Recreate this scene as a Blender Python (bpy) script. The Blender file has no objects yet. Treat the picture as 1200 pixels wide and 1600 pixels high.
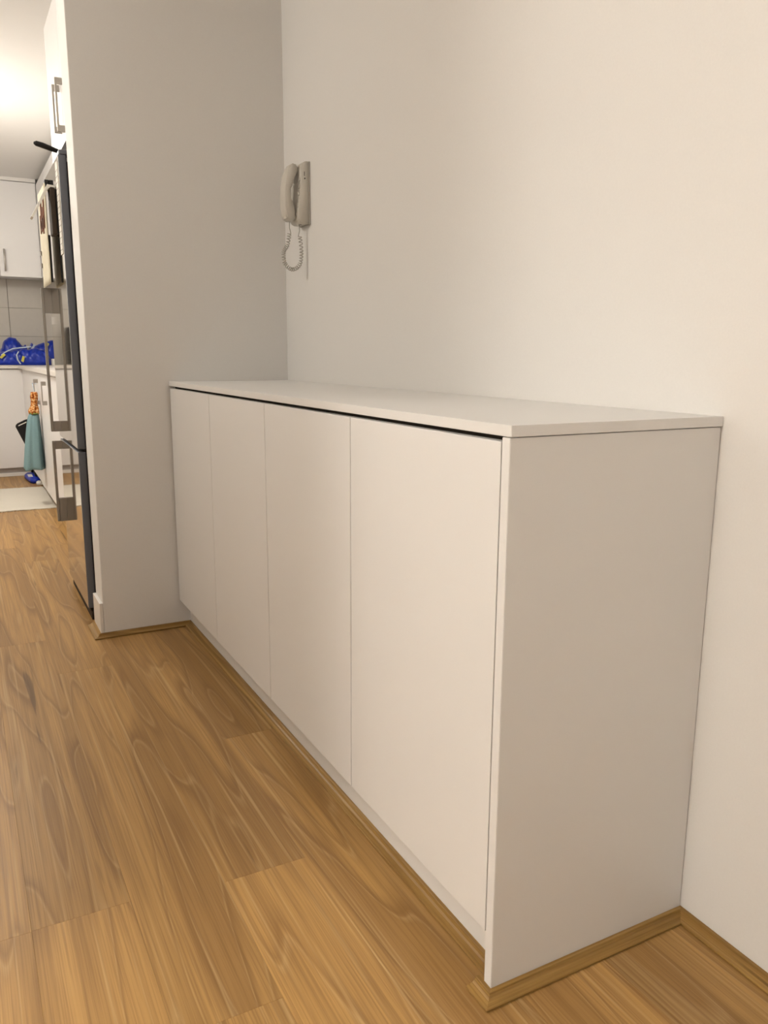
import bpy, bmesh, math, random
from mathutils import Vector, Matrix
random.seed(7)
S = bpy.context.scene
COL = S.collection

# ------------------------------------------------------------------ camera
YAW, PITCH, ROLL, FPX = 0.4884, 0.1934, 0.0054, 1246.92
fwd = Vector((math.sin(YAW)*math.cos(PITCH), math.cos(YAW)*math.cos(PITCH), -math.sin(PITCH)))
rgt = Vector((math.cos(YAW), -math.sin(YAW), 0))
upv = rgt.cross(fwd)
rgt, upv = math.cos(ROLL)*rgt + math.sin(ROLL)*upv, -math.sin(ROLL)*rgt + math.cos(ROLL)*upv
cam = bpy.data.cameras.new('camera'); camo = bpy.data.objects.new('camera', cam); COL.objects.link(camo)
M = Matrix((rgt, upv, -fwd)).transposed().to_4x4(); M.translation = (-0.7079, -0.9406, 1.0586)
camo.matrix_world = M
cam.sensor_fit = 'HORIZONTAL'; cam.sensor_width = 36.0; cam.lens = 36.0*FPX/1200.0; cam.clip_start = 0.02
S.camera = camo

# ------------------------------------------------------------------ world, exposure, lamp powers
w = bpy.data.worlds.new('world'); S.world = w; w.use_nodes = True
w.node_tree.nodes['Background'].inputs[0].default_value = (1, .85, .7, 1)
w.node_tree.nodes['Background'].inputs[1].default_value = 0.0
S.view_settings.view_transform = 'Standard'; S.view_settings.look = 'None'
S.view_settings.exposure = 0.08; S.view_settings.gamma = 1.0; S.view_settings.use_curve_mapping = False
WARM = (1.0, 0.955, 0.885)
# name, x, y, z of ceiling, power, label
COOL = (0.80, 0.90, 1.0)
LAMPS = [((-1.08, 4.50), 50, .09, WARM, 'round white ceiling lamp over the kitchen rug'),
         ((-1.36, 1.98), 17, .12, WARM, 'round white ceiling lamp in the passage in front of the fridge'),
         ((-2.90, -0.04), 80, .16, WARM, 'round white ceiling lamp in the living area opposite the cabinet'),
         ((-1.30, -2.20), 8.5, .12, COOL, 'added cool fill lamp on the ceiling behind the camera')]  # last one is an unseen fill, added to cool the end panel

# ------------------------------------------------------------------ numbers
ZC = 2.54                                   # ceiling
H, T = 0.960, 0.0171                        # bench top height, board thickness
L2 = 2.118                                  # face of the partition wall
XP = -0.287                                 # end of the partition
LP, DW = 0.020, 0.5225                      # end panel, door pitch
DB, TH, TW, K = 0.1086, 0.0165, 0.0262, 0.0427
PT = 0.165                                  # partition thickness
def xw(y): return 0.447 + 0.0135*y          # the phone wall is not quite square

# ------------------------------------------------------------------ materials
def mat(name, col, rough=.5, metal=0.0, spec=.5, emit=None, es=0):
    m = bpy.data.materials.new(name); m.use_nodes = True
    b = m.node_tree.nodes['Principled BSDF']
    b.inputs['Base Color'].default_value = (*col, 1); b.inputs['Roughness'].default_value = rough
    b.inputs['Metallic'].default_value = metal; b.inputs['Specular IOR Level'].default_value = spec
    if emit: b.inputs['Emission Color'].default_value = (*emit, 1); b.inputs['Emission Strength'].default_value = es
    return m
class NT:
    def __init__(s, m): s.t = m.node_tree; s.b = s.t.nodes['Principled BSDF']
    def n(s, typ, **kw):
        x = s.t.nodes.new(typ)
        for k, v in kw.items(): setattr(x, k, v)
        return x
    def l(s, a, b): s.t.links.new(a, b)
    def math(s, op, a, b=None):
        x = s.n('ShaderNodeMath', operation=op)
        for i, v in enumerate((a, b)):
            if v is None: continue
            if isinstance(v, (int, float)): x.inputs[i].default_value = v
            else: s.l(v, x.inputs[i])
        return x.outputs[0]
    def mix(s, f, a, b, mode='MIX'):
        x = s.n('ShaderNodeMix', data_type='RGBA', blend_type=mode)
        for i, v in ((0, f), (6, a), (7, b)):
            if isinstance(v, (int, float)): x.inputs[i].default_value = v
            elif isinstance(v, tuple): x.inputs[i].default_value = (*v, 1)
            else: s.l(v, x.inputs[i])
        return x.outputs[2]
    def noise(s, vec, scale, detail=2, rough=.5, dist=0):
        x = s.n('ShaderNodeTexNoise'); x.inputs['Scale'].default_value = scale; x.inputs['Detail'].default_value = detail
        x.inputs['Roughness'].default_value = rough; x.inputs['Distortion'].default_value = dist
        s.l(vec, x.inputs['Vector']); return x.outputs[0]
    def ramp(s, f, stops):
        x = s.n('ShaderNodeValToRGB'); e = x.color_ramp.elements
        while len(e) < len(stops): e.new(.5)
        for i, (p, c) in enumerate(stops):
            e[i].position = p; e[i].color = (c, c, c, 1) if isinstance(c, (int, float)) else (*c, 1)
        s.l(f, x.inputs[0]); return x.outputs[0]
    def scale(s, vec, sc):
        x = s.n('ShaderNodeVectorMath', operation='MULTIPLY'); s.l(vec, x.inputs[0]); x.inputs[1].default_value = sc; return x.outputs[0]
    def bump(s, h, strength, dist=.001):
        x = s.n('ShaderNodeBump'); x.inputs['Strength'].default_value = strength; x.inputs['Distance'].default_value = dist
        s.l(h, x.inputs['Height']); s.l(x.outputs[0], s.b.inputs['Normal'])
    def coord(s, which='Object'): return s.n('ShaderNodeTexCoord').outputs[which]
def speckled(name, col, rough, spec, nscale, amt, bump=0, bdist=.0005):
    m = mat(name, col, rough, 0, spec); k = NT(m); c = k.coord()
    f = k.noise(c, nscale, 3)
    k.l(k.mix(f, tuple(x*(1-amt) for x in col), tuple(min(1, x*(1+amt)) for x in col)), k.b.inputs['Base Color'])
    if bump: k.bump(f, bump, bdist)
    return m
M_WALL = speckled('wall_paint', (.80, .78, .75), .75, .3, 260, .025, .25)
M_CEIL = speckled('ceiling_paint', (.82, .80, .77), .85, .2, 200, .02, .1)
M_LAM = speckled('white_laminate', (.80, .785, .765), .42, .45, 420, .015, .06)
M_LAMK = speckled('white_kitchen_laminate', (.82, .80, .785), .35, .45, 300, .012)
M_SKIRT = speckled('white_gloss_trim', (.82, .79, .75), .4, .5, 300, .015)
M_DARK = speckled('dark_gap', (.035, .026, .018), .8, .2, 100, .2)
M_STONE = speckled('pale_stone_top', (.74, .69, .63), .3, .5, 500, .12)
M_GROUT = speckled('grout', (.30, .27, .23), .9, .2, 300, .1)
M_TILE = speckled('splashback_tile', (.56, .52, .46), .3, .5, 30, .04)
M_KICK = speckled('kickboard_grey', (.52, .48, .45), .5, .4, 200, .05)
M_PHONE = speckled('cream_plastic', (.64, .60, .53), .38, .5, 300, .02)
M_PHONED = speckled('dark_plastic', (.05, .045, .04), .5, .5, 300, .05)
M_CORD = speckled('cord_plastic', (.47, .44, .39), .5, .4, 300, .04)
M_BLACK = speckled('black_plastic', (.010, .009, .009), .55, .3, 200, .2)
M_BRUSH = speckled('satin_nickel', (.44, .41, .37), .32, .5, 400, .06); NT(M_BRUSH).b.inputs['Metallic'].default_value = .85
M_HAND = speckled('fridge_handle_grey', (.26, .235, .205), .38, .5, 400, .05); NT(M_HAND).b.inputs['Metallic'].default_value = .45
M_FSIDE = speckled('fridge_side_grey', (.15, .158, .182), .36, .5, 300, .05)  # slight blue in the colour stands in for a reflection
M_STEEL = mat('stainless_steel', (.72, .69, .64), .1, 1.0)
k = NT(M_STEEL); c = k.coord(); f = k.noise(k.scale(c, (8, 8, 700)), 1, 2)
k.l(k.math('ADD', k.math('MULTIPLY', f, .04), .025), k.b.inputs['Roughness'])
M_PAPER = speckled('white_paper', (.78, .75, .68), .8, .2, 100, .03)
M_CREAM = speckled('cream_card', (.72, .66, .50), .75, .2, 60, .08)
M_BROWN = speckled('brown_leatherette', (.050, .036, .026), .8, .2, 300, .15, .2)
M_INK = speckled('printed_ink', (.20, .17, .15), .8, .2, 100, .2)
M_LEAF = speckled('autumn_brown_print', (.17, .055, .02), .8, .2, 80, .4)
M_BLUE = speckled('blue_woven_plastic', (.004, .028, .36), .32, .5, 90, .3, .3, .002)
M_STRAP = speckled('pale_strap', (.45, .52, .60), .5, .4, 200, .1)
M_YELLOW = speckled('yellow_print', (.55, .50, .08), .5, .4, 150, .2)
M_BLUEP = speckled('blue_plastic', (.006, .03, .42), .35, .5, 100, .1)
M_TEAL = speckled('teal_terry', (.22, .35, .37), .95, .1, 420, .3, .8, .003)
M_ORANGE = speckled('orange_patterned_cloth', (.42, .13, .03), .9, .1, 60, .75, .4, .002)
k = NT(M_ORANGE); f = k.noise(k.coord(), 75, 1)
k.l(k.ramp(f, [(0, (.14, .03, .01)), (.40, (.30, .075, .015)), (.50, (.55, .20, .045)), (.60, (.70, .46, .22)), (1, (.72, .55, .34))]), k.b.inputs['Base Color'])
M_GREEN = speckled('green_stitching', (.18, .22, .06), .9, .1, 200, .3)
M_LAMP = mat('opal_lamp_glass', (.9, .88, .84), .4, emit=(1, .84, .62), es=4)
# rug: woven cream
M_RUG = mat('cream_woven_rug', (.62, .56, .47), .95, 0, .1); k = NT(M_RUG); c = k.coord()
f1 = k.noise(k.scale(c, (260, 60, 1)), 1, 2); f2 = k.noise(k.scale(c, (9, 260, 1)), 1, 2)
k.l(k.mix(k.math('MULTIPLY', k.math('ADD', f1, f2), .5), (.62, .57, .48), (.86, .80, .70)), k.b.inputs['Base Color']); k.bump(f2, .7, .004)

def wood(name, base, dark, light, rough, tonal, ax=1, ringn=8.0):
    """grain runs along object axis ax; every object takes its own piece of the log"""
    m = mat(name, base, rough, 0, .32); k = NT(m); c = k.coord()
    rnd = k.n('ShaderNodeObjectInfo').outputs['Random']
    off = k.n('ShaderNodeCombineXYZ')
    k.l(k.math('MULTIPLY', rnd, 37.0), off.inputs[0]); k.l(k.math('MULTIPLY', rnd, 91.0), off.inputs[1]); k.l(k.math('MULTIPLY', rnd, 53.0), off.inputs[2])
    add = k.n('ShaderNodeVectorMath', operation='ADD'); k.l(c, add.inputs[0]); k.l(off.outputs[0], add.inputs[1]); p = add.outputs[0]
    sc = lambda a, b: (a, b, a) if ax == 1 else (b, a, a)
    big = k.noise(k.scale(p, sc(8.5, .85)), 1, 1.2, .40, .08)             # the log's figure: ovals and cathedrals
    wav = k.noise(k.scale(p, sc(26, 3)), 1, 2, .5)
    bigw = k.math('ADD', big, k.math('MULTIPLY', wav, .010))
    fr = k.math('FRACT', k.math('MULTIPLY', bigw, ringn))
    heart = k.ramp(bigw, [(.0, 0), (.52, 0), (.56, 1), (1, 1)])
    line = k.ramp(fr, [(0, 1), (.05, .55), (.22, .12), (.6, 0), (.84, .15), (.95, .7), (1, 1)])
    lline = k.ramp(fr, [(0, 0), (.05, 0), (.09, 1), (.17, 0), (1, 0)])
    fib = k.noise(k.scale(p, sc(300, 3.0)), 1, 3, .6)
    fib2 = k.noise(k.scale(p, sc(40, .7)), 1, 3, .6, .15)
    streak = k.ramp(k.noise(k.scale(p, sc(30, 1.6)), 1, 2, .5, .15), [(0, 0), (.70, 0), (.75, 1), (1, 1)])
    pale = k.ramp(k.noise(k.scale(p, sc(70, 1.0)), 1, 2, .5, .15), [(0, 0), (.58, 0), (.72, 1), (1, 1)])
    col = k.mix(k.ramp(fib2, [(0, 0), (.3, 0), (.7, 1), (1, 1)]), tuple(a_*.55+b_*.45 for a_, b_ in zip(base, dark)), tuple(min(1, x*1.12) for x in base))
    col = k.mix(k.math('MULTIPLY', heart, .62), col, tuple((a*.35+b*.65) for a, b in zip(base, dark)))
    col = k.mix(k.math('MULTIPLY', line, .52), col, dark)
    col = k.mix(k.math('MULTIPLY', lline, .28), col, light)
    col = k.mix(k.math('MULTIPLY', k.ramp(fib, [(0, 1), (.38, .6), (.55, 0), (1, 0)]), .70), col, dark)
    col = k.mix(k.math('MULTIPLY', pale, .45), col, light)
    col = k.mix(k.math('MULTIPLY', streak, .60), col, tuple(x*.42 for x in dark))
    tone = k.ramp(rnd, [(0, 1-tonal), (1, 1+tonal*.6)])
    col = k.mix(1.0, col, tone, 'MULTIPLY')
    k.l(col, k.b.inputs['Base Color'])
    k.l(k.math('ADD', k.math('MULTIPLY', fib, .14), rough-.07), k.b.inputs['Roughness'])
    k.bump(fib, .12, .0006)
    return m
M_FLOOR = wood('floorboard_timber', (.510, .298, .102), (.235, .118, .037), (.73, .51, .25), .38, .13, 1, 7.0)
M_TRIMY = wood('oak_moulding_along', (.40, .235, .068), (.17, .085, .018), (.58, .38, .15), .38, .05, 1, 3.0)
M_TRIMX = wood('oak_moulding_across', (.40, .235, .068), (.17, .085, .018), (.58, .38, .15), .38, .05, 0, 3.0)

# ------------------------------------------------------------------ helpers
def thing(name, label, cat, loc=(0, 0, 0), group=None):
    o = bpy.data.objects.new(name, None); o.empty_display_size = .05; COL.objects.link(o); o.location = loc
    o['label'] = label; o['category'] = cat
    if group: o['group'] = group
    return o
def tag(o, label, cat, group=None):
    o['label'] = label; o['category'] = cat
    if group: o['group'] = group
    return o
def root_loc(o):
    v = Vector((0, 0, 0))
    while o: v += o.location; o = o.parent
    return v
def link(name, bm, m, parent=None, smooth=False, kind=None, label=None, loc=None):
    """vertices are given in world coordinates; they are stored relative to the parent (or to loc)"""
    base = root_loc(parent) if parent else Vector(loc or (0, 0, 0))
    bmesh.ops.recalc_face_normals(bm, faces=bm.faces)
    bm.transform(Matrix.Translation(-base))
    me = bpy.data.meshes.new(name); bm.to_mesh(me); bm.free()
    if smooth:
        me.polygons.foreach_set('use_smooth', [True]*len(me.polygons))
    for mm in (m if isinstance(m, (list, tuple)) else [m]): me.materials.append(mm)
    o = bpy.data.objects.new(name, me); COL.objects.link(o)
    if parent: o.parent = parent
    elif loc: o.location = loc
    if kind: o['kind'] = kind
    if label: o['label'] = label
    return o
def box(bm, a, b, bev=0.0, seg=2):
    x0, x1 = sorted((a[0], b[0])); y0, y1 = sorted((a[1], b[1])); z0, z1 = sorted((a[2], b[2]))
    v = [bm.verts.new(p) for p in ((x0,y0,z0),(x1,y0,z0),(x1,y1,z0),(x0,y1,z0),(x0,y0,z1),(x1,y0,z1),(x1,y1,z1),(x0,y1,z1))]
    f = [bm.faces.new([v[i] for i in q]) for q in ((0,3,2,1),(4,5,6,7),(0,1,5,4),(1,2,6,5),(2,3,7,6),(3,0,4,7))]
    if bev:
        es = list({e for q in f for e in q.edges})
        bmesh.ops.bevel(bm, geom=es, offset=bev, segments=seg, affect='EDGES', profile=.5)
    return bm
def B(a, b, bev=0.0, seg=2): return box(bmesh.new(), a, b, bev, seg)
def prism(bm, poly, axis, lo, hi, bev=0.0, seg=2):
    """poly of 2-D points in the plane across `axis`, extruded from lo to hi"""
    def P(p, t):
        return (t, p[0], p[1]) if axis == 0 else (p[0], t, p[1]) if axis == 1 else (p[0], p[1], t)
    a = [bm.verts.new(P(p, lo)) for p in poly]; b = [bm.verts.new(P(p, hi)) for p in poly]
    n = len(poly); fs = [bm.faces.new(a), bm.faces.new(b[::-1])]
    for i in range(n): fs.append(bm.faces.new((a[i], b[i], b[(i+1) % n], a[(i+1) % n])))
    if bev:
        es = list({e for f in fs for e in f.edges})
        bmesh.ops.bevel(bm, geom=es, offset=bev, segments=seg, affect='EDGES')
    return bm
def tube(bm, pts, r, n=8, closed=False, flat=1.0):
    pts = [Vector(p) for p in pts]; rings = []
    rr = r if isinstance(r, (list, tuple)) else [r]*len(pts)
    u = None
    for i, p in enumerate(pts):
        t = (pts[min(i+1, len(pts)-1)] - pts[max(i-1, 0)]).normalized()
        if u is None:
            u = t.cross(Vector((0, 0, 1)))
            if u.length < 1e-3: u = t.cross(Vector((0, 1, 0)))
        u = (u - t*u.dot(t)).normalized(); v = t.cross(u)
        rings.append([bm.verts.new(p + rr[i]*(math.cos(2*math.pi*j/n)*u + flat*math.sin(2*math.pi*j/n)*v)) for j in range(n)])
    for a, b in zip(rings, rings[1:]):
        for j in range(n): bm.faces.new((a[j], a[(j+1) % n], b[(j+1) % n], b[j]))
    bm.faces.new(rings[0][::-1]); bm.faces.new(rings[-1])
    return bm
def disc_stack(bm, c, prof, n=32):
    """lathe about z: prof of (radius, z) with r>0"""
    rings = [[bm.verts.new((c[0]+r*math.cos(2*math.pi*j/n), c[1]+r*math.sin(2*math.pi*j/n), z)) for j in range(n)] for r, z in prof]
    for a, b in zip(rings, rings[1:]):
        for j in range(n): bm.faces.new((a[j], a[(j+1) % n], b[(j+1) % n], b[j]))
    bm.faces.new(rings[0][::-1]); bm.faces.new(rings[-1])
    return bm
def grid(bm, fn, nu, nv, thick=0.0, nrm=None):
    vs = [[bm.verts.new(fn(i/nu, j/nv)) for j in range(nv+1)] for i in range(nu+1)]
    fs = [bm.faces.new((vs[i][j], vs[i+1][j], vs[i+1][j+1], vs[i][j+1])) for i in range(nu) for j in range(nv)]
    if thick:
        bm.normal_update()
        bmesh.ops.solidify(bm, geom=fs, thickness=thick)
    return bm

# ------------------------------------------------------------------ the setting
XL, YF, YB, XK = -3.3, -3.0, 7.30, 0.40
fl = link('floor', B((XL, YF, -.06), (.75, YB+.1, -.009)), M_GROUT, kind='structure')
# planks, laid lengthwise along y
PW, PL = .18, 1.65
meshes = {}
def plank(x0, x1, y0, y1):
    key = (round(x1-x0, 3), round(y1-y0, 3)); o = None
    if key not in meshes:
        g = .00006
        bm = B((-key[0]/2+g, -key[1]/2+g, -.009), (key[0]/2-g, key[1]/2-g, 0))
        top = [e for e in bm.edges if all(abs(v.co.z) < 1e-6 for v in e.verts)]
        bmesh.ops.bevel(bm, geom=top, offset=.00035, segments=1, affect='EDGES')
        bmesh.ops.recalc_face_normals(bm, faces=bm.faces)
        me = bpy.data.meshes.new('plank'); bm.to_mesh(me); bm.free(); me.materials.append(M_FLOOR); meshes[key] = me
    o = bpy.data.objects.new('plank', meshes[key]); COL.objects.link(o); o.parent = fl
    o.location = ((x0+x1)/2, (y0+y1)/2, 0)
xs = [-.13+PW*i for i in range(-17, 4)]
starts = {-.67: .525, -.49: .16, -.31: .497, -.13: -.55, .05: 1.0, .23: .35}
for xa in xs:
    xb = xa+PW
    if xa > .40: continue
    xa_, xb_ = max(xa, XL+.002), (.43 if xb > .40 else xb)
    if xb_-xa_ < .02: continue
    s = starts.get(round(xa, 2), random.uniform(-.8, .8))
    y = s - PL*math.ceil((s-YF)/PL)
    while y < YB:
        a, b = max(y, YF+.002), min(y+PL, YB)
        if b-a > .02: plank(xa_, xb_, a, b)
        y += PL
def quadwall(name, p, q, thick, m=M_WALL, z0=0.0, z1=ZC):
    """a wall whose room face runs from p to q; thick is the offset vector to the outside"""
    bm = bmesh.new()
    prism(bm, [p, q, (q[0]+thick[0], q[1]+thick[1]), (p[0]+thick[0], p[1]+thick[1])], 2, z0, z1)
    return link(name, bm, m, kind='structure')
quadwall('wall_right', (xw(YF), YF), (xw(L2+.0), L2), (.2, 0))
# partition: end wall of the living area, hides the fridge recess
bm = B((XP, L2, 0), (xw(L2)+.2, L2+PT, ZC), .003, 2); link('wall_partition', bm, M_WALL, kind='structure')
quadwall('wall_kitchen_right', (XK, L2+PT), (XK, YB), (.2, 0))
quadwall('wall_back', (-1.62, YB), (XK+.2, YB), (0, .12))
quadwall('wall_left', (XL, YF), (XL, .25), (-.12, 0))
# unseen wall end, added to keep the living area lamp off the partition
bm = B((XL, .25, 0), (-1.62, .39, ZC), .003, 2); link('wall_lamp_block', bm, M_WALL, kind='structure')
quadwall('wall_kitchen_left', (-1.62, .39), (-1.62, YB), (-.12, 0))
quadwall('wall_front', (XL, YF), (.7, YF), (0, -.12))
link('ceiling', B((XL, YF, ZC), (.75, YB+.1, ZC+.1)), M_CEIL, kind='structure')

# timber scotia mouldings
PROF = [(0, .0008), (TW-.001, .0008), (TW, .0018), (TW, .0046), (TW*.93, .0052), (TW*.72, .0058), (TW*.52, .0074), (TW*.38, .0100), (TW*.30, .0132), (TW*.28, TH-.0006), (TW*.25, TH), (0, TH)]
def moulding(name, path, mt):
    """path of 2-D points; the moulding stands on the right-hand side of the direction of travel, ends mitred to (dx,dy) offsets given per point"""
    bm = bmesh.new(); rings = []
    for (x, y, ox, oy) in path:
        rings.append([bm.verts.new((x+ox*a, y+oy*a, z)) for a, z in PROF])
    n = len(PROF)
    for a, b in zip(rings, rings[1:]):
        for j in range(n): bm.faces.new((a[j], a[(j+1) % n], b[(j+1) % n], b[j]))
    bm.faces.new(rings[0][::-1]); bm.faces.new(rings[-1])
    c = sum((v.co for v in bm.verts), Vector())/len(bm.verts); c.z = 0
    return link(name, bm, mt, kind='structure', loc=c)
PX = .0005
moulding('trim_1', [(xw(-.0)-PX, -.0005, -1, -1), (xw(YF)-PX, YF+.001, -1, 0)], M_TRIMY)                 # foot of the phone wall
moulding('trim_2', [(-.0005, -.0005, -1, -1), (xw(0)-PX, -.0005, -1, -1)], M_TRIMX)                       # across the cabinet's end panel
moulding('trim_3', [(-.0005, LP+.014, -1, 0), (-.0005, -.0005, -1, -1)], M_TRIMY)                         # short return round the panel edge
moulding('trim_4', [(K-PX, L2-PX, -1, -1), (K-PX, LP+.0005, -1, 0)], M_TRIMY)                             # along the kickboard
moulding('trim_5', [(XP-.013, L2-PX, -1, -1), (K-PX, L2-PX, -1, -1)], M_TRIMX)                            # foot of the partition
moulding('trim_6', [(XP-.013, L2+PT-.005, -1, 0), (XP-.013, L2-PX, -1, -1)], M_TRIMY)                     # return round the partition end
link('baseboard_partition', B((XP-.0125, L2-.0002, 0.0005), (XP-.0003, L2+PT-.004, .132), .0015), M_SKIRT, kind='structure')

# ------------------------------------------------------------------ long white cabinet
cab = thing('storage_cabinet', 'long low white cabinet with four flat handleless doors along the wall', 'cabinet', (0, 0, 0))
def skew(x0, y0, y1, z0, z1, gap=.001, bev=.0008):
    bm = bmesh.new()
    prism(bm, [(x0, y0), (xw(y0)-gap, y0), (xw(y1)-gap, y1), (x0, y1)], 2, z0, z1, bev, 2); return bm
YE = L2-.001
link('end_panel', skew(0, 0, LP, TH*0+.0005, H-T-.0015), M_LAM, cab)
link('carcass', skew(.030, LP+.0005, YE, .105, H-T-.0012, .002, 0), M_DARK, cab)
link('kickboard', B((K, LP+.0005, .0005), (K+.016, YE, .1045)), M_LAM, cab)
d0 = LP+.0028
for i in range(4):
    a = LP + i*DW + (.003 if i == 0 else .0016); b = LP + (i+1)*DW - .0016
    link('door', B((0.0003, a, DB), (.019, min(b, L2-.0035), H-T-.0085), .0009, 2), M_LAM, cab)
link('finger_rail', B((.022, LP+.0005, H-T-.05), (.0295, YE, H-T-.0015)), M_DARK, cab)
tag(link('bench_top', skew(-.0005, -.003, YE, H-T, H, .0005, .0007), M_LAM), 'long white bench top lying on the low cabinet', 'bench top')

# ------------------------------------------------------------------ intercom phone on the wall
pw = xw(1.9)
ph = thing('intercom_phone', 'cream wall intercom handset with a coiled cord beside the corner', 'phone', (pw, 1.90, 1.63))
bm = bmesh.new()
Y0, Y1 = 1.856, 1.944
prism(bm, [(pw, 1.524), (pw-.036, 1.524), (pw-.046, 1.534), (pw-.047, 1.56), (pw-.040, 1.62), (pw-.037, 1.66), (pw-.034, 1.715), (pw-.022, 1.734), (pw, 1.736)], 1, Y0, Y1, .004, 3)
base = link('base', bm, M_PHONE, ph, True)
link('back_plate', B((pw-.0005, Y0-.0025, 1.521), (pw-.0065+.0, Y1+.002, 1.735), .002), M_CORD, ph)
# handset: one bar with an ear cup and a mouth cup
hy0, hy1 = 1.874, 1.926
outer = [(.060, 1.531), (.079, 1.535), (.087, 1.545), (.089, 1.58), (.0895, 1.62), (.0865, 1.655), (.080, 1.690), (.070, 1.718), (.062, 1.727), (.050, 1.729)]
inner = [(.038, 1.722), (.039, 1.695), (.050, 1.684), (.063, 1.668), (.067, 1.64), (.067, 1.61), (.062, 1.580), (.053, 1.563), (.049, 1.556), (.0485, 1.534)]
bm = bmesh.new(); prism(bm, [(pw-a, z) for a, z in outer+inner], 1, hy0, hy1, .006, 3)
hs = link('handset', bm, M_PHONE, ph, True)
for i, z in enumerate((1.672, 1.648, 1.624, 1.600, 1.576)):
    bx = .0375+ (1.66-z)*.045
    link('button', B((pw-bx-.004, 1.860, z-.006), (pw-bx+.003, 1.871, z+.006), .0015), M_CORD, ph, True)
link('indicator', disc_stack(bmesh.new(), (0, 0), [(.0028, 0), (.0026, .0012)], 12), M_PHONED, ph)
ind = ph.children[-1]; ind.data.transform(ind.data and Matrix.Identity(4))
ind.data.transform(Matrix.Translation(Vector((pw, 1.90, 1.63)))); 
ind.data.transform(Matrix.Rotation(math.pi/2, 4, 'X')); ind.location = Vector((pw-.021, Y0+.0002, 1.676)) - Vector((pw, 1.90, 1.63))
link('slot', B((pw-.0235, Y0-.0006, 1.684), (pw-.0215, Y0+.001, 1.699)), M_PHONED, ph)
link('screw', B((pw-.0285, Y0+.030, 1.5232), (pw-.0225, Y0+.036, 1.5245)), M_PHONED, ph)
# coiled cord: thin tails and a helix between them, hanging in a loop
def bez(P, t):
    n = len(P)-1
    return sum(((math.comb(n, i)*(1-t)**(n-i)*t**i)*Vector(p) for i, p in enumerate(P)), Vector())
A0 = (pw-.066, 1.898, 1.531); A1 = (pw-.066, 1.899, 1.492)
B0 = (pw-.031, 1.890, 1.524); B1 = (pw-.029, 1.891, 1.482)
def loop(t):
    # A1 down to the bottom, up to B1
    ctrl = [Vector(A1), Vector((pw-.075, 1.899, 1.45)), Vector((pw-.090, 1.899, 1.425)), Vector((pw-.085, 1.898, 1.385)), Vector((pw-.058, 1.896, 1.366)), Vector((pw-.030, 1.893, 1.385)), Vector((pw-.023, 1.892, 1.43)), Vector(B1)]
    s = t*(len(ctrl)-1); i = min(int(s), len(ctrl)-2); u = s-i
    p0, p1, p2, p3 = ctrl[max(i-1, 0)], ctrl[i], ctrl[i+1], ctrl[min(i+2, len(ctrl)-1)]
    return .5*((2*p1)+(p2-p0)*u+(2*p0-5*p1+4*p2-p3)*u*u+(3*p1-p0-3*p2+p3)*u**3)
TURNS, N = 33, 33*14
pts = [Vector(A0), Vector(A0)*.5+Vector(A1)*.5]
for i in range(N+1):
    t = i/N; p = loop(t); d = (loop(min(t+.004, 1))-loop(max(t-.004, 0))).normalized()
    u = d.cross(Vector((0, 1, 0))).normalized(); v = Vector((0, 1, 0))
    a = 2*math.pi*TURNS*t
    pts.append(p + .0063*(math.cos(a)*u+math.sin(a)*v))
pts += [Vector(B0)*.5+Vector(B1)*.5, Vector(B0)]
link('coiled_cord', tube(bmesh.new(), pts, .0016, 6), M_CORD, ph, True)

# ------------------------------------------------------------------ fridge behind the partition
FX, FY0, FY1, FT, SEAM = -.312, 2.337, 2.930, 1.768, .690
fr = thing('fridge', 'tall stainless steel two door fridge with long grey handles', 'fridge', (0, 2.63, 0))
link('body', B((FX+.048, FY0+.006, .04), (.33, FY1-.006, FT-.012), .006), M_FSIDE, fr)
link('gasket', B((FX+.030, FY0+.010, .04), (FX+.0478, FY1-.010, FT-.02)), M_DARK, fr)
def fdoor(name, z0, z1):
    d = link(name, B((FX, FY0, z0), (FX+.030, FY1, z1), .004, 3), [M_STEEL, M_FSIDE], fr)
    for p in d.data.polygons:                      # brushed steel front, painted edges
        p.material_index = 0 if p.normal.x < -.9 else 1
    return d
du = fdoor('upper_door', SEAM+.006, FT); dl = fdoor('lower_door', .052, SEAM-.006)
link('top_cap', B((FX+.004, FY0+.0, FT+.0005), (FX+.06, FY0+.05, FT+.018), .004), M_FSIDE, fr)
link('plinth', B((FX+.012, FY0+.004, .002), (.2, FY1-.004, .0395), .002), M_BROWN, fr)
def fhandle(door, z0, z1, bz0, bz1):
    yh = 2.865; hx = FX-.041
    bm = bmesh.new()
    box(bm, (hx, yh-.010, z0), (hx+.011, yh+.010, z1), .0015)
    h = link('handle', bm, M_HAND, door)
    link('bracket', B((hx+.0115, yh-.009, z0), (FX-.0003, yh+.009, z0+bz0)), M_HAND, h)
    link('bracket', B((hx+.0115, yh-.009, z1-bz1), (FX-.0003, yh+.009, z1)), M_HAND, h)
fhandle(du, .722, 1.335, .045, .105); fhandle(dl, .318, .680, .105, .036)
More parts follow.
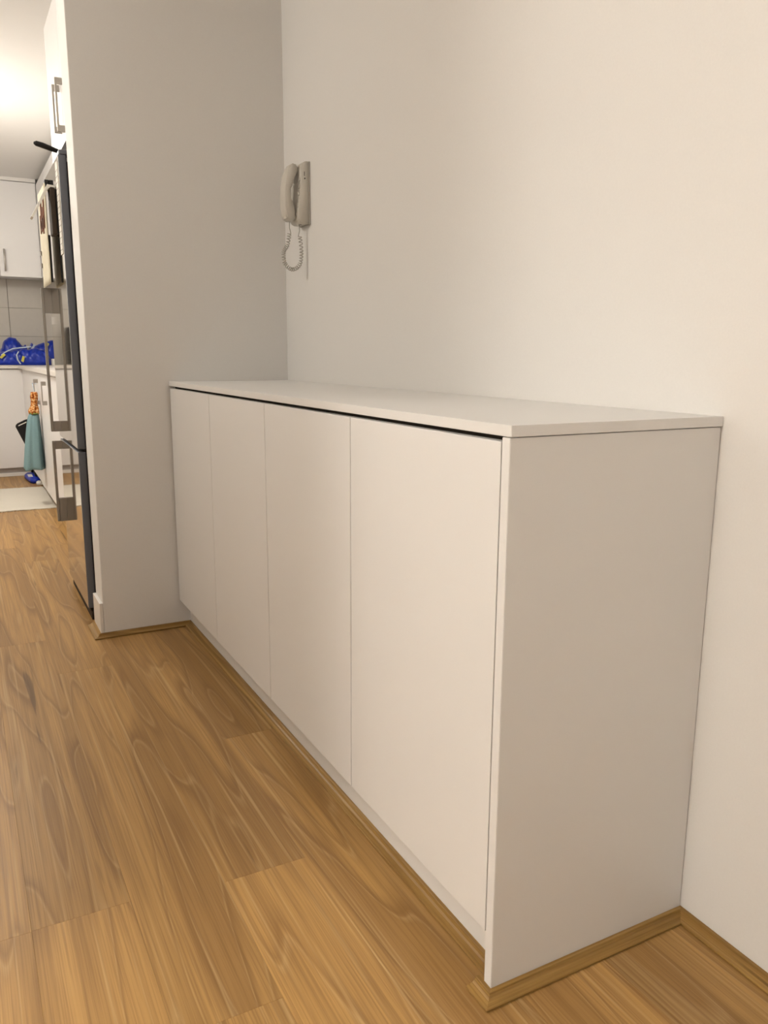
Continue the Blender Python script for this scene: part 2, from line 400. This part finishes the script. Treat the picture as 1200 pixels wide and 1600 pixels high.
# papers and pouch on the upper door
def curl(x0, y0, y1, z0, z1, c, tail=0.0):
    def f(u, v):
        y = y0+(y1-y0)*u; z = z1+(z0-z1)*v
        return (x0 - c*math.sin(v*math.pi)*.6 - tail*max(0, v-.75)**2*16, y, z)
    return f
cal = thing('wall_calendar', 'cream picture calendar with curled lower edge on the fridge door', 'calendar', (FX-.002, 2.73, 1.55))
link('sheet', grid(bmesh.new(), curl(FX-.024, 2.60, 2.885, 1.335, 1.715, .002, .002), 4, 14, .0012), M_CREAM, cal, True)
bm = bmesh.new()
for (a, b, c_, d) in ((2.655, 2.68, 1.56, 1.665), (2.70, 2.73, 1.54, 1.64), (2.755, 2.785, 1.565, 1.675), (2.80, 2.82, 1.55, 1.62), (2.66, 2.81, 1.555, 1.60)):
    box(bm, (FX-.0285, a, c_), (FX-.0258, b, d))
link('back_card', B((FX-.0222, 2.607, 1.345), (FX-.0205, 2.88, 1.712)), M_PAPER, cal)
link('dark_strip', B((FX-.0222, 2.602, 1.34), (FX-.0150, 2.6065, 1.52)), M_BLACK, cal)  # thin black strip along the calendar's near edge
link('printed_picture', bm, M_LEAF, cal)
link('magnet', B((FX-.0165, 2.66, 1.712), (FX-.0005, 2.70, 1.738), .002), M_BLACK, cal)
for z in (1.47, 1.42):
    link('clip', B((FX-.030, 2.865, z), (FX-.0225, 2.895, z+.016)), M_HAND, cal)
po = thing('magnetic_pouch', 'dark brown pouch hanging on the fridge with a white card flap', 'pouch', (FX, 2.52, 1.6))
link('pouch_body', B((FX-.021, 2.455, 1.505), (FX-.004, 2.535, 1.675), .004, 2), M_BROWN, po)
link('backing', B((FX-.0038, 2.46, 1.51), (FX-.0005, 2.53, 1.67)), M_BLACK, po)
bm = bmesh.new(); prism(bm, [(FX-.003, 1.684), (FX-.028, 1.686), (FX-.091, 1.566), (FX-.084, 1.562), (FX-.0235, 1.6725), (FX-.003, 1.6775)], 1, 2.47, 2.535)
link('card_flap', bm, M_PAPER, po)
nt = thing('paper_list', 'long white ruled paper strip at the near edge of the fridge door', 'paper', (FX, 2.38, 1.55))
link('sheet', B((FX-.0022, 2.352, 1.425), (FX-.0006, 2.415, 1.75)), M_PAPER, nt)
bm = bmesh.new()
for i in range(14): box(bm, (FX-.0027, 2.354, 1.44+i*.0215), (FX-.0023, 2.413, 1.4415+i*.0215))
link('ruled_lines', bm, M_INK, nt)
pan = thing('frying_pan', 'black pan handle jutting out over the top of the fridge', 'pan', (-.1, 2.44, FT))
bm = bmesh.new(); tube(bm, [(-.23, 2.44, FT+.022), (-.29, 2.44, FT+.030), (-.32, 2.438, FT+.038), (-.35, 2.436, FT+.046), (-.372, 2.434, FT+.050), (-.380, 2.434, FT+.051)], [.0075, .008, .010, .011, .010, .004], 10, flat=.9)
link('handle', bm, M_BLACK, pan, True)
link('bowl', disc_stack(bmesh.new(), (-.1, 2.44), [(.09, FT+.0008), (.115, FT+.012), (.135, FT+.042), (.131, FT+.042), (.112, FT+.015), (.088, FT+.004)], 28), M_BLACK, pan, True)

# ------------------------------------------------------------------ kitchen joinery
def handle(parent, p0, p1, out, r=.0055):
    """a flat bow handle from p0 to p1 standing `out` (vector) off the door"""
    o = Vector(out); bm = bmesh.new(); p0, p1 = Vector(p0), Vector(p1)
    d = (p1-p0).normalized()
    tube(bm, [p0, p0+o*.8, p0+o+d*.004, p1+o-d*.004, p1+o*.8, p1], r, 8)
    return link('handle', bm, M_BRUSH, parent, True)
def bowhandle(parent, x, y, z0, z1, out=.032, wy=.011, lug=.022):
    bm = bmesh.new()
    box(bm, (x-out, y-wy/2, z0), (x-out+.007, y+wy/2, z1), .001)
    box(bm, (x-out+.006, y-wy/2, z0), (x-.0003, y+wy/2, z0+lug)); box(bm, (x-out+.006, y-wy/2, z1-lug), (x-.0003, y+wy/2, z1))
    return link('handle', bm, M_BRUSH, parent)
# cupboard over the fridge
oc = thing('overhead_cupboard', 'white cupboard above the fridge with two upright metal handles', 'cupboard', (.05, 2.5, 1.82))
OX, OY0, OY1, OZ0, OZ1 = -.276, L2+PT+.002, 2.80, 1.825, 2.335
link('carcass', B((OX+.019, OY0, OZ0), (XK-.002, OY1, OZ1)), M_LAMK, oc)
ym = 2.415
d1 = link('door', B((OX, OY0+.001, OZ0), (OX+.018, ym-.0015, OZ1), .001), M_LAMK, oc)
d2 = link('door', B((OX, ym+.0015, OZ0), (OX+.018, OY1-.001, OZ1), .001), M_LAMK, oc)
bowhandle(d1, OX, ym-.045, 1.853, 2.035, .026, .010); bowhandle(d2, OX, ym+.045, 1.868, 2.035, .026, .010)
# wall cupboards along the fridge side and on the back wall
ZU = 1.724
for i, (a, b) in enumerate(((2.95, 4.25), (4.255, 5.60), (5.605, 6.945))):
    r_ = thing('wall_cupboard', ['white wall cupboard just past the fridge', 'middle white wall cupboard of the run past the fridge', 'white wall cupboard at the kitchen corner past the fridge'][i], 'cupboard', (.22, (a+b)/2, ZU), 'wall cupboards past the fridge')
    link('carcass', B((.068, a, ZU), (XK-.001, b, ZC-.04)), M_LAMK, r_)
    m_ = (a+b)/2
    link('door', B((.05, a+.001, ZU-.004), (.0675, m_-.0015, ZC-.045), .001), M_LAMK, r_)
    link('door', B((.05, m_+.0015, ZU-.004), (.0675, b-.001, ZC-.045), .001), M_LAMK, r_)
wc = thing('wall_cupboard', 'white wall cupboard over the splashback with an upright bar handle', 'cupboard', (-.1, 7.1, ZU))
YU = 6.955
link('carcass', B((-.65, YU+.018, ZU), (.048, YB-.001, ZC-.04)), M_LAMK, wc)
dd = link('door', B((-.283, YU, ZU-.006), (.047, YU+.0175, ZC-.034), .001), M_LAMK, wc)
handle(dd, (-.243, YU-.0003, 1.767), (-.243, YU-.0003, 1.94), (0, -.03, 0), .007)
d3 = link('door', B((-.65, YU, ZU-.006), (-.2865, YU+.0175, ZC-.034), .001), M_LAMK, wc)
handle(d3, (-.325, YU-.0003, 1.767), (-.325, YU-.0003, 1.94), (0, -.03, 0), .007)
wc2 = thing('wall_cupboard', 'second white wall cupboard over the splashback further left', 'cupboard', (-1.2, 7.1, ZU))
link('carcass', B((-1.60, YU+.018, ZU), (-.652, YB-.001, ZC-.04)), M_LAMK, wc2)
link('door', B((-1.60, YU, ZU-.006), (-1.202, YU+.0175, ZC-.034), .001), M_LAMK, wc2)
link('door', B((-1.199, YU, ZU-.006), (-.6535, YU+.0175, ZC-.034), .001), M_LAMK, wc2)
link('trim_7', B((-1.60, YU-.006, ZC-.03), (.049, YB-.001, ZC-.0005)), M_SKIRT, kind='structure')
# base cabinets
CT = .962
def base_x(y0, y1, doors, label, hs):
    r_ = thing('base_cabinet', label, 'cabinet', (.1, (y0+y1)/2, 0), 'base cabinets past the fridge')
    link('carcass', B((-.181, y0, .10), (XK-.001, y1, CT-.029)), M_LAMK, r_)
    link('kickboard', B((-.13, y0, .001), (-.114, y1, .0995)), M_KICK, r_)
    out = []
    for a, b in doors:
        out.append(link('door', B((-.2, a+.0015, .105), (-.1815, b-.0015, CT-.036), .001), M_LAMK, r_))
    for di, y, z0, z1 in hs: bowhandle(out[di], -.2, y, z0, z1, .03, .012, .026)
    return r_
base_x(2.95, 4.05, [(2.95, 3.5), (3.5, 4.05)], 'white base cabinet next to the fridge', [])
base_x(4.052, 5.48, [(4.052, 4.78), (4.78, 5.48)], 'white base cabinet with two upright metal handles by the towel', [(1, 5.18, .71, .885), (0, 4.63, .735, .885)])
cc = thing('corner_cabinet', 'grey shadowed corner cabinet front between the two kitchen runs', 'cabinet', (.1, 6.1, 0))
link('carcass', B((-.175, 5.482, .10), (XK-.001, 6.72, CT-.029)), M_LAMK, cc)
link('filler_panel', B((-.193, 5.484, .105), (-.1755, 6.698, CT-.036), .001), M_LAMK, cc)
link('kickboard', B((-.13, 5.482, .001), (-.114, 6.72, .0995)), M_KICK, cc)
def base_y(x0, x1, label):
    r_ = thing('base_cabinet', label, 'cabinet', ((x0+x1)/2, 7, 0), 'base cabinets on the back wall')
    link('carcass', B((x0, 6.722, .075), (x1, YB-.001, CT-.029)), M_LAMK, r_)
    link('door', B((x0+.001, 6.70, .078), (x1-.001, 6.7185, CT-.036), .001), M_LAMK, r_)
    link('kickboard', B((x0, 6.745, .001), (x1, 6.76, .0745)), M_KICK, r_)
base_y(-.80, -.182, 'white base cabinet with a plain front under the blue bags')
base_y(-1.60, -.802, 'white base cabinet left of the plain fronted one')
link('trim_8', B((-1.60, 6.722, .0005), (-.182, 6.744, .030), .003), M_SKIRT, kind='structure')
bm = bmesh.new(); prism(bm, [(-1.61, 6.68), (-.222, 6.68), (-.222, 2.95), (XK-.0015, 2.95), (XK-.0015, YB-.0095), (-1.61, YB-.0095)], 2, CT-.0285, CT, .003, 2)
tag(link('worktop', bm, M_STONE), 'pale stone kitchen worktop turning the corner under the blue bags', 'worktop')
# splashback tiles: each one its own piece on the back wall
sp = link('trim_9', B((-1.60, YB-.003, CT+.0005), (XK-.002, YB-.0003, ZU-.001)), M_GROUT, kind='structure')
ti = 0
for r in range(3):
    za = CT+.001+r*.254; zb = min(za+.2515, ZU-.001)
    for cidx in range(-2, 2):
        xa = -.222+.60*cidx; xb = min(xa+.5965, XK-.003)
        xa = max(xa, -1.60)
        if xb-xa < .02: continue
        link('tile', B((xa+.0012, YB-.009, za+.0004), (xb, YB-.0032, zb), .0008, 1), M_TILE, sp)
# oval power point on the tiles
sw = thing('power_point', 'white double power point on the kitchen splashback', 'power point', (-.72, YB-.01, 1.36))
link('plate', B((-.78, YB-.017, 1.33), (-.66, YB-.0092, 1.40), .003), M_SKIRT, sw)
for q in (-.75, -.71): link('switch', B((q, YB-.020, 1.375), (q+.018, YB-.0172, 1.392), .001), M_PAPER, sw)
# black appliance seen only as a reflection in the fridge door
ap = thing('coffee_machine', 'tall black coffee machine standing on the worktop left of the bags', 'appliance', (-.915, 7.05, CT))
link('body', B((-.965, 6.94, CT+.0005), (-.865, 7.22, CT+.34), .012), M_BLACK, ap)
link('spout', B((-.935, 6.90, CT+.20), (-.895, 6.9395, CT+.26), .005), M_BRUSH, ap)
link('drip_tray', B((-.955, 6.85, CT+.0005), (-.875, 6.9395, CT+.025), .004), M_BRUSH, ap)

# ------------------------------------------------------------------ blue bags on the worktop
def lump(bm, c, r, seed, nu=40, nv=22, squash=.0, rough=.16, flat_z=None):
    rnd = random.Random(seed); k_ = [(rnd.uniform(2, 6), rnd.uniform(2, 6), rnd.uniform(2, 6), rnd.uniform(0, 6), rnd.uniform(.4, 1)) for _ in range(7)]
    vs = []
    for i in range(nv+1):
        th = math.pi*i/nv; row = []
        for j in range(nu):
            p_ = 2*math.pi*j/nu
            d = Vector((math.sin(th)*math.cos(p_), math.sin(th)*math.sin(p_), math.cos(th)))
            s = sum(a[4]*abs(math.sin(a[0]*d.x+a[1]*d.y+a[2]*d.z+a[3])) for a in k_)/7-.42
            q = Vector((abs(d.x)**.75*math.copysign(1, d.x)*r[0], abs(d.y)**.75*math.copysign(1, d.y)*r[1], abs(d.z)**.8*math.copysign(1, d.z)*r[2]))*(1+rough*s*2.2)
            q += Vector(c)
            if flat_z is not None: q.z = max(q.z, flat_z + .0006)
            row.append(bm.verts.new(q))
        vs.append(row)
    for i in range(nv):
        for j in range(nu): bm.faces.new((vs[i][j], vs[i+1][j], vs[i+1][(j+1) % nu], vs[i][(j+1) % nu]))
    bmesh.ops.remove_doubles(bm, verts=bm.verts, dist=.0002)
    return bm
def ribbon(bm, pts, wdir, w_, t_=.003):
    W = Vector(wdir)*w_/2
    P = [Vector(p) for p in pts]
    for i, (a, b) in enumerate(zip(P, P[1:])):
        n = (b-a).cross(W).normalized()*t_
        v = [bm.verts.new(q) for q in (a-W, a+W, b+W, b-W)]; u = [bm.verts.new(q+n) for q in (a-W, a+W, b+W, b-W)]
        for q in ((v[0], v[1], v[2], v[3]), (u[3], u[2], u[1], u[0]), (v[0], v[3], u[3], u[0]), (v[1], u[1], u[2], v[2]), (v[0], u[0], u[1], v[1]), (v[3], v[2], u[2], u[3])): bm.faces.new(q)
    return bm
def sack(prof, yc, depth, seed, lean=0.0, pleat=.010, nu=72, nv=40):
    """a soft sack on the worktop: prof lists (x, height) along it, cloth falls to front and back in creases"""
    rnd = random.Random(seed); ph_ = [rnd.uniform(0, 6.3) for _ in range(8)]
    def hgt(x):
        for (a, h0), (b, h1) in zip(prof, prof[1:]):
            if a <= x <= b:
                t = (x-a)/(b-a); t = t*t*(3-2*t)*.6+t*.4; return h0+(h1-h0)*t
        return prof[-1][1]
    xa, xb = prof[0][0], prof[-1][0]
    def f(u, v):
        x = xa+(xb-xa)*u; h = hgt(x); a = math.pi*v
        end = max(0.0, 1-(2*u-1)**8)**.5
        d = depth*(.35+.65*end)
        c = math.cos(a); sn = math.sin(a)
        y = yc - d*math.copysign(abs(c)**.8, c); z = h*sn**.55
        r = 0
        for i, (fx, fz) in enumerate(((38, 21), (61, -34), (23, 47), (90, 30))):
            r += (abs(math.sin(fx*x+fz*z+ph_[i]))-.6)/(1+i*.35)
        k_ = pleat*r*sn**.4*end
        y += k_*c*-1.2 + lean*z; z += k_*.8*max(0, sn)
        x += .006*math.sin(40*z+ph_[5])*end
        return (x, y, CT+.0008+max(0, z))
    bm = grid(bmesh.new(), f, nu, nv); bmesh.ops.remove_doubles(bm, verts=bm.verts, dist=.0003)
    es = [e for e in bm.edges if e.is_boundary]
    bmesh.ops.holes_fill(bm, edges=es); return bm
b1 = thing('shopping_bag', 'slumped blue woven shopping bag nearest the worktop front', 'bag', (-.18, 6.82, CT))
link('bag_body', sack([(-.44, .07), (-.38, .10), (-.30, .115), (-.22, .128), (-.14, .135), (-.05, .145), (.02, .120), (.055, .05)], 6.815, .105, 3), M_BLUE, b1, True)
b2 = thing('shopping_bag', 'bunched blue bag with a peaked top behind the slumped one', 'bag', (-.26, 7.10, CT))
link('bag_body', sack([(-.40, .09), (-.345, .115), (-.315, .15), (-.285, .222), (-.25, .238), (-.205, .236), (-.17, .20), (-.14, .160), (-.118, .178), (-.105, .09)], 7.08, .125, 11, 0, .006), M_BLUE, b2, True)
b3 = thing('shopping_bag', 'blue bag with a stiff folded rim at the corner end', 'bag', (.02, 7.10, CT))
link('bag_body', sack([(-.095, .14), (-.07, .195), (-.045, .165), (-.02, .178), (.04, .200), (.105, .222), (.118, .215), (.124, .08)], 7.08, .12, 21, 0, .005), M_BLUE, b3, True)
F1 = 6.704
ribbon(bm := bmesh.new(), [(-.345, F1+.004, CT+.085), (-.30, F1+.012, CT+.115), (-.25, F1+.03, CT+.138), (-.18, F1+.045, CT+.148), (-.10, F1+.055, CT+.156)], (0, .5, 1), .009)
link('strap', bm, M_STRAP, b1)
ribbon(bm := bmesh.new(), [(-.208, F1-.004, CT+.115), (-.226, F1-.010, CT+.085), (-.22, F1-.012, CT+.045), (-.20, F1-.010, CT+.010)], (1, 0, .1), .011)
link('strap', bm, M_STRAP, b1)
for pts_, w_ in (([(-.352, F1-.010, CT+.060), (-.318, F1-.008, CT+.093)], .022), ([(-.186, F1-.012, CT+.030), (-.170, F1-.010, CT+.075)], .022)):
    ribbon(bm := bmesh.new(), pts_, (.8, 0, -.5), w_, -.004); link('yellow_label', bm, M_YELLOW, b1)
for pts_, w_, m_ in (([(-.083, 6.955, CT+.135), (-.055, 6.957, CT+.178)], .018, M_STRAP), ([(.035, 6.952, CT+.150), (.060, 6.955, CT+.190)], .017, M_YELLOW)):
    ribbon(bm := bmesh.new(), pts_, (.8, 0, -.5), w_, -.004); link('strap' if m_ is M_STRAP else 'yellow_label', bm, m_, b3)
tag(link('folded_packet', B((.045, 6.52, CT+.0006), (.115, 6.66, CT+.055), .004), M_PAPER), 'small white packet on the worktop at the right end of the bags', 'packet')

# ------------------------------------------------------------------ towel, dustpan and brush
tw_ = thing('hanging_towel', 'teal terry hand towel with an orange patterned top hanging from a cabinet handle', 'towel', (-.24, 5.10, .86))
def towel(u, v):
    a = 2*math.pi*u; z = .652-.385*v
    rx = (.028+.036*v**.6); ry = (.035+.045*v**.6)
    wob = 1+.17*math.sin(5*a+1)*(.4+.6*v)+.05*math.sin(11*a)
    return (-.247-.026*v**.6+rx*wob*math.cos(a), 5.10+ry*wob*math.sin(a), z+.006*math.sin(3*a)*v)
bm = grid(bmesh.new(), towel, 40, 24); bmesh.ops.remove_doubles(bm, verts=bm.verts, dist=.0003)
bmesh.ops.holes_fill(bm, edges=[e for e in bm.edges if e.is_boundary]); link('terry_cloth', bm, M_TEAL, tw_, True)
def topper(u, v):
    a = 2*math.pi*u; z = .80-.15*v
    wob = (.72+.30*v+.16*math.sin(9*v))*(1+.20*math.sin(5*a+6*v)+.08*math.sin(11*a-9*v))
    return (-.237-.008*v+(.027+.006*v)*wob*math.cos(a)*.85, 5.10+(.026+.012*v)*wob*math.sin(a), z)
bm = grid(bmesh.new(), topper, 28, 12); bmesh.ops.remove_doubles(bm, verts=bm.verts, dist=.0003)
bmesh.ops.holes_fill(bm, edges=[e for e in bm.edges if e.is_boundary]); link('patterned_top', bm, M_ORANGE, tw_, True)
link('green_edging', tube(bmesh.new(), [(-.244+.027*math.cos(a), 5.10+.044*math.sin(a), .654) for a in [2*math.pi*i/24 for i in range(24)]]+[(-.217, 5.101, .654)], .006, 6), M_GREEN, tw_, True)
link('hanging_loop', tube(bmesh.new(), [(-.232, 5.110, .797), (-.238, 5.140, .845), (-.238, 5.165, .8575), (-.226, 5.18, .8555), (-.212, 5.17, .852)], .003, 6), M_STRAP, tw_, True)
dp = thing('black_dustpan', 'black plastic dustpan with a slotted handle hanging behind the teal towel', 'dustpan', (-.27, 5.40, .5))
bm = bmesh.new(); prism(bm, [(-.355, .545), (-.345, .563), (-.285, .592), (-.215, .600), (-.215, .28), (-.255, .30)], 1, 5.38, 5.40, .004)
pb = link('pan_body', bm, M_BLACK, dp)
bm = bmesh.new(); prism(bm, [(-.335, .553), (-.280, .578), (-.280, .571), (-.335, .546)], 1, 5.376, 5.3795); link('slot', bm, M_PAPER, dp, label='pale slot in the dustpan handle')
link('hanging_loop', tube(bmesh.new(), [(-.225, 5.39, .595), (-.222, 5.36, .66), (-.215, 5.30, .74), (-.2015, 5.25, .78)], .003, 6), M_BLACK, dp, True)
bs = thing('floor_brush', 'blue plastic floor brush with a white label lying under the towel', 'brush', (-.19, 6.4, 0))
bm = bmesh.new(); prism(bm, [(-.255, 6.50), (-.235, 6.25), (-.215, 6.20), (-.145, 6.21), (-.14, 6.50), (-.16, 6.60), (-.23, 6.60)], 2, .001, .045, .008)
link('scoop', bm, M_BLUEP, bs, True)
link('label_sticker', B((-.235, 6.30, .0455), (-.20, 6.45, .047)), M_PAPER, bs, label='white sticker on the blue brush')
link('handle', B((-.185, 6.28, .0455), (-.145, 6.45, .085), .006), M_BLACK, bs, True, label='black handle of the blue brush')
# crumpled scrap and rug
bm = lump(bmesh.new(), (-.168, 6.10, .018), (.025, .03, .020), 5, 16, 10, rough=.25, flat_z=0)
tag(link('crumpled_tissue', bm, M_PAPER, loc=(-.168, 6.10, 0)), 'small crumpled cream tissue on the floor behind the rug', 'tissue')
RX0, RX1, RY0, RY1 = -1.55, -.15, 4.985, 5.99
rug = thing('kitchen_rug', 'cream woven rug with ragged ends on the kitchen floor', 'rug', (-.85, 5.49, 0))
rr = random.Random(4)
jag0 = [rr.uniform(-.012, .012) for _ in range(141)]; jag1 = [rr.uniform(-.012, .012) for _ in range(141)]
def rugf(u, v):
    i = round(u*140); y0 = RY0+jag0[i]; y1 = RY1+jag1[i]
    x = RX0+(RX1-RX0)*u; y = y0+(y1-y0)*v
    return (x, y, .0065+.0012*math.sin(x*9+y*5)+.0008*math.sin(y*31))
link('woven_body', grid(bmesh.new(), rugf, 140, 40, .0045), M_RUG, rug, True)
bm = bmesh.new()
for i in range(0, 140):
    x = RX0+(RX1-RX0)*i/140
    for (y, s) in ((RY0+jag0[i], -1), (RY1+jag1[i], 1)):
        L_ = rr.uniform(.010, .026); tube(bm, [(x, y-s*.004, .005), (x+rr.uniform(-.004, .004), y+s*L_, .002)], .0017, 4)
f_ = link('fringe', bm, M_RUG, rug, kind='stuff')

# ------------------------------------------------------------------ ceiling lamps (all out of the frame; the cool one is an added fill)
for i, ((x, y), pw_, soft, tint, lab) in enumerate(LAMPS):
    lm = thing('ceiling_lamp', lab, 'lamp', (x, y, ZC))
    link('base_ring', disc_stack(bmesh.new(), (x, y), [(.15, ZC-.0005), (.15, ZC-.022), (.142, ZC-.024)], 40), M_SKIRT, lm, True)
    link('diffuser', disc_stack(bmesh.new(), (x, y), [(.140, ZC-.0245), (.138, ZC-.045), (.118, ZC-.068), (.075, ZC-.084), (.02, ZC-.089)], 40), M_LAMP, lm, True)
    ld = bpy.data.lights.new('bulb', 'POINT'); ld.energy = pw_; ld.color = tint; ld.shadow_soft_size = soft
    lo = bpy.data.objects.new('bulb', ld); COL.objects.link(lo); lo.parent = lm; lo.location = (0, 0, -.36)
